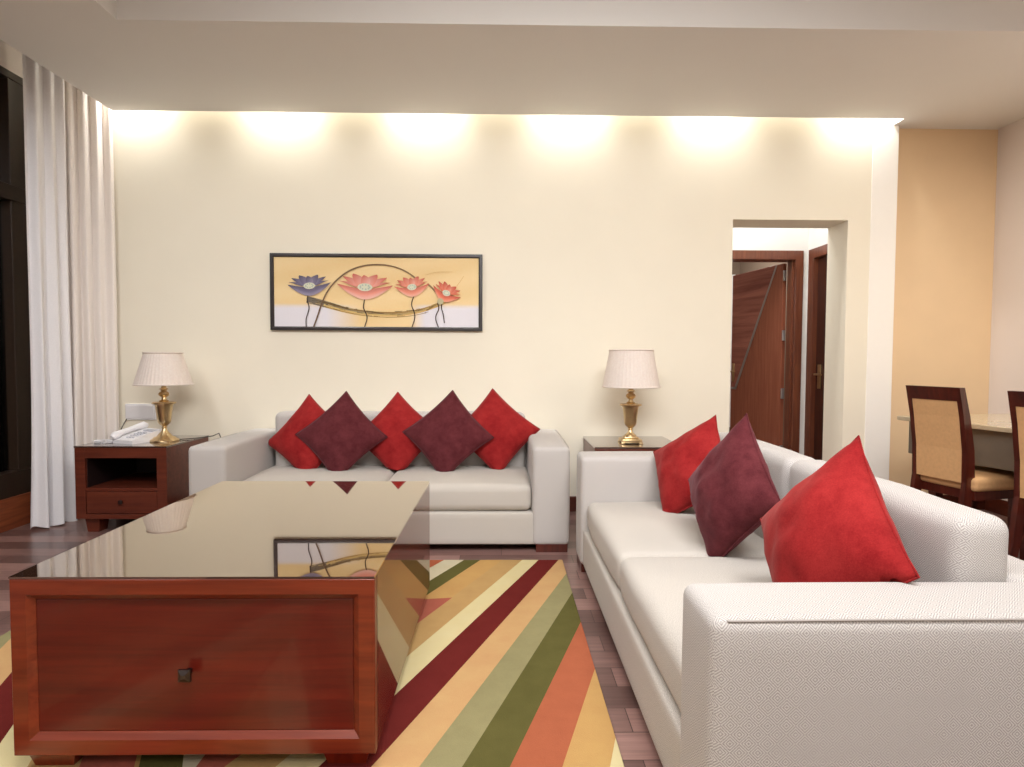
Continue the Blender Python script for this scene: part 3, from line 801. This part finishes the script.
# the arching stem
ribbon(off([(260,368),(278,318),(292,270),(318,210),(360,160),(410,122),(470,101),(540,97),(600,108),(650,132),(690,165)]), 6.5, 5.5, lin(112,88,70), lin(142,114,84))
ribbon(off([(728,180),(752,202),(776,232),(790,262)]), 7, 6, lin(150,124,90), lin(120,96,72))
ribbon(off([(720,142),(770,127),(830,128)]), 2, 1, lin(232,196,140), lin(222,180,120))
ribbon(off([(848,190),(866,165),(878,146)]), 2, 1, lin(222,180,110), lin(222,180,110))
# wavy flower stems
BR = lin(62,44,40)
for pts in ([(238,232),(232,252),(244,284),(236,312),(228,336),(229,368)], [(470,248),(466,268),(464,288),(478,314),(480,334),(469,368)], [(672,235),(664,256),(662,276),(676,306),(676,334),(664,368)], [(780,238),(768,262),(778,286),(762,316),(762,338),(773,368)], [(790,250),(784,282),(794,312),(798,350)]):
    ribbon(off(pts), 4.2, 4.2, BR, BR)
def flower(cx, cy, w, h, rot, deep, mid_, pale):
    cr_, sr_ = math.cos(rot), math.sin(rot)
    def tr(x, y): return (cx-97+(x*cr_-y*sr_)*w, cy-67+(x*sr_+y*cr_)*w)
    k = h/w
    # back petals: curved leaf shapes with dark tips
    for a, L_, wd in ((-72,1.0,.44),(72,.98,.42),(-52,1.02,.46),(52,1.0,.44),(-28,.92,.46),(28,.90,.44),(-4,.74,.34)):
        ar = math.radians(a); bx, by = math.sin(ar)*.22, .16*k
        tx, ty = math.sin(ar)*L_, (-math.cos(ar)*L_*1.0+.12)*k
        ctl = (bx+(tx-bx)*.5+math.copysign(.10, -a), by+(ty-by)*.55-.12*k)
        cl = []
        for i in range(9):
            t = i/8; x = (1-t)**2*bx+2*t*(1-t)*ctl[0]+t*t*tx; y = (1-t)**2*by+2*t*(1-t)*ctl[1]+t*t*ty
            ww = wd*.5*math.sin(PI*min(1, .22+.78*t))**.8 if t < 1 else 0
            cl.append((x, y, ww, t))
        left = [tr(x-ww, y) for x, y, ww, t in cl]; right = [tr(x+ww, y) for x, y, ww, t in cl]
        layer[0] += .00012
        vs, cols = [], []
        for (x, y, ww, t), a_, b_ in zip(cl, left, right):
            vs += [P2(*a_, layer[0]), P2(*b_, layer[0])]
            c1 = mix(pale, deep, t**1.3); c2 = mix(mid_, deep, t)
            cols += [c1, c2] if a > 0 else [c2, c1]
        cv.add(vs, [(2*i, 2*i+1, 2*i+3, 2*i+2) for i in range(8)], 0, cols)
    # bowl formed by the two front petals
    low = []; n = 20
    for i in range(n+1):
        t = -1+2*i/n
        low.append((t*1.0, (.02+.96*(1-abs(t)**1.75))*k))
    upc = [(t, (.0+.30*(1-abs(t)**1.3))*k) for t in [1-2*i/n for i in range(n+1)]]
    layer[0] += .00012
    vs, cols = [], []
    for i in range(n+1):
        xl, yl = low[i]; xu, yu = upc[n-i]
        for s in range(5):
            f_ = s/4; vs.append(P2(*tr(xl, yu+(yl-yu)*f_), layer[0]))
            c_ = mix(mix(deep, pale, .15), mid_, f_*1.6) if f_ < .5 else mix(mid_, pale, (f_-.5)*1.6)
            c_ = mix(c_, deep, max(0, abs(xl)-.55)*1.6); cols.append(c_)
    cv.add(vs, [(i*5+s, i*5+s+1, (i+1)*5+s+1, (i+1)*5+s) for i in range(n) for s in range(4)], 0, cols)
    # pale seed head
    pts = [tr(0, .18*k)]+[tr(.27*math.cos(q*2*PI/16), (.18+.26*math.sin(q*2*PI/16))*k) for q in range(17)]
    poly(pts, lambda x, y: lin(222,222,196))
    for q in range(9):
        a = q*2*PI/9; c_ = (.17*math.cos(a), (.17+.14*math.sin(a))*k)
        poly([tr(*c_)]+[tr(c_[0]+.035*math.cos(e*PI/3), c_[1]+.035*math.sin(e*PI/3)) for e in range(7)], lambda x, y: lin(176,190,178))
flower(243, 182, 88, 54, -.06, lin(84,78,100), lin(122,114,140), lin(172,164,184))
flower(472, 185, 114, 66, .03, lin(196,96,80), lin(238,156,138), lin(248,206,192))
flower(664, 186, 72, 52, -.10, lin(196,92,72), lin(236,146,122), lin(248,198,178))
flower(810, 212, 62, 50, .42, lin(192,80,60), lin(230,122,94), lin(244,184,158))
poly(off([(782,258),(770,262),(770,250),(778,242),(790,244),(796,256),(790,268),(778,272),(770,262)]), lambda x, y: lin(196,186,150))
obj('canvas', cv, M['canvas'], pt_)

# ------------------------------------------------------------------ dining corner
dt = thing('dining_table', 'pale polished stone dining table in the tan corner behind the end-on sofa', 'dining table', (2.862, 2.039, 0), D(12))
obj('tabletop', MB().bbox(0, .92, 0, 1.79, .726, .752, .004), M['stone'], dt)
obj('shade_apron', MB().bbox(.05, .87, .10, 1.75, .52, .726, .004), M['under_shade'], dt)  # deep apron; its grey stands in for the shaded wall under the table
for lx in (.12, .74):
    for ly in (.12, 1.61): obj('leg', MB().frustum(lx, lx+.06, ly, ly+.06, 0, .53, .008, .008), M['chair_wood'], dt)
def make_chair(label, loc, rz):
    # faces +x; origin on the floor below the middle of the back
    r = thing('dining_chair', label, 'dining chair', loc, rz, 'dining chairs at the stone table')
    hw = .148; m = M['chair_wood']
    bow = [(-.075,0,.040),(-.03,.22,.05),(.0,.45,.062),(-.004,.62,.056),(-.03,.80,.046),(-.065,.958,.036)]
    for s in (-1, 1):
        mb = MB(); vs = []; y0, y1 = (s*hw-.013, s*hw+.013)
        for x, z, dd in bow: vs += [(x,y0,z),(x,y1,z),(x+dd,y1,z),(x+dd,y0,z)]
        n = len(bow)
        fs = [(i*4+q, i*4+(q+1)%4, (i+1)*4+(q+1)%4, (i+1)*4+q) for i in range(n-1) for q in range(4)]+[(3,2,1,0),tuple((n-1)*4+q for q in range(4))]
        mb.add(vs, fs); obj('back_post', mb, m, r)
        obj('leg', MB().frustum(.43, .47, s*.15-.02, s*.15+.02, 0, .40, .006, .006), m, r)
    def slab(name, z0, z1, x_of, th, y_, m_, parent, puff=0):
        mb = MB(); k = 10; vs = []
        for i in range(k+1):
            z = z0+(z1-z0)*i/k; xo = x_of(z)
            b_ = puff*math.sin(PI*i/k)**.5
            vs += [(xo-b_,-y_,z),(xo-b_*1.3,0,z),(xo-b_,y_,z),(xo+th+b_,y_,z),(xo+th+b_*1.5,0,z),(xo+th+b_,-y_,z)]
        fs = [(i*6+q, i*6+(q+1)%6, (i+1)*6+(q+1)%6, (i+1)*6+q) for i in range(k) for q in range(6)]+[(5,4,3,2,1,0),tuple(k*6+q for q in range(6))]
        mb.add(vs, fs); return obj(name, mb, m_, parent)
    def xo(z):
        for (xa, za, _), (xb, zb, _) in zip(bow, bow[1:]):
            if za <= z <= zb: return xa+(xb-xa)*(z-za)/(zb-za)
        return bow[-1][0]
    slab('top_rail', .885, .958, xo, .036, hw-.012, m, r)
    slab('back_panel', .447, .885, lambda z: xo(z)+.004, .03, hw-.0135, M['chair_fabric'], r, .004)
    obj('seat', MB().rbox(.035, .47, -.19, .19, .405, .475, .022, 3, 8, (0,0,.012)), M['chair_fabric'], r, 'all')
    obj('seat_rail', MB().bbox(.05, .46, -.175, .175, .355, .41, .003), m, r)
    return r
make_chair('tan upholstered dining chair farther from the sofa, whole back in view against the tan wall', (2.423, 3.325, 0), D(14))
make_chair('tan upholstered dining chair cut off by the right edge, nearer than its twin', (2.508, 2.72, 0), D(14))

# ------------------------------------------------------------------ lights
def area(name, loc, size, power, col, rot=(0,0,0), sy=None):
    l = bpy.data.lights.new(name, 'AREA'); l.energy = power; l.color = col; l.size = size
    if sy: l.shape = 'RECTANGLE'; l.size_y = sy
    o = bpy.data.objects.new(name, l); o.location = loc; o.rotation_euler = rot; C.objects.link(o); return o
area('ceiling_fill', (.3, .9, 3.05), 2.4, 106, (.985,.99,1), rot=(D(40),0,0), sy=1.2).data.spread = D(116)  # unseen soft source, tilted back to brighten the cream wall
area('ceiling_fill', (.3, -1.4, 3.05), 2.4, 70, (.985,.99,1), sy=1.4)  # unseen overhead fill behind the camera
area('window_side_fill', (-2.3, 1.5, 2.765), .5, 42, (.98,.985,1), sy=3.0)  # unseen fill added to brighten the curtains
area('dining_lamp', (3.0, 2.6, 2.6), .5, 25, (1,.92,.82))
area('passage_lamp', (2.0, 5.0, 3.15), .6, 19, (.95,.97,1))
area('far_room_fill', (2.4, 7.6, 3.1), .6, 64, (1,.95,.9))  # unseen fill, kept strong to brighten the open door leaf
area('outside_fill', (XL-.9, 4.6, 3.2), .6, 14, (.95,1,.92))  # unseen light added so the wall outside the window is not black
area('slot_strip_fill', (0, 4.30, 3.15), 5.5, 12, (1,.99,.95), sy=.06)  # added strip, fills the darker gaps between the slot spotlights
for x in (-2.565, -1.54, -.542, .463, 1.476, 2.533):
    l = bpy.data.lights.new('slot_spotlight', 'SPOT'); l.energy = 52; l.color = (1,.99,.95); l.spot_size = D(96); l.spot_blend = 1; l.shadow_soft_size = .025
    o = bpy.data.objects.new('slot_spotlight', l); o.location = (x, 4.268, 3.17); o.rotation_euler = (D(2), 0, 0); C.objects.link(o)

w_ = bpy.data.worlds.new('World'); bpy.context.scene.world = w_; w_.use_nodes = True
w_.node_tree.nodes['Background'].inputs[0].default_value = (.02,.022,.028,1)

# ------------------------------------------------------------------ camera
cam = bpy.data.cameras.new('Camera'); cam.sensor_width = 36; cam.lens = 609.34/1024*36; cam.clip_start = .05
co_ = bpy.data.objects.new('Camera', cam); C.objects.link(co_)
R_ = Vector((.999862,-.016065,.004199)); F_ = Vector((.016222,.99905,-.040444)); U_ = Vector((-.003545,.040507,.999173))
mw = Matrix((R_, U_, -F_)).transposed().to_4x4(); mw.translation = (0,0,1.10)
co_.matrix_world = mw
bpy.context.scene.camera = co_
vs_ = bpy.context.scene.view_settings; vs_.view_transform = 'Standard'; vs_.look = 'None'; vs_.exposure = 0
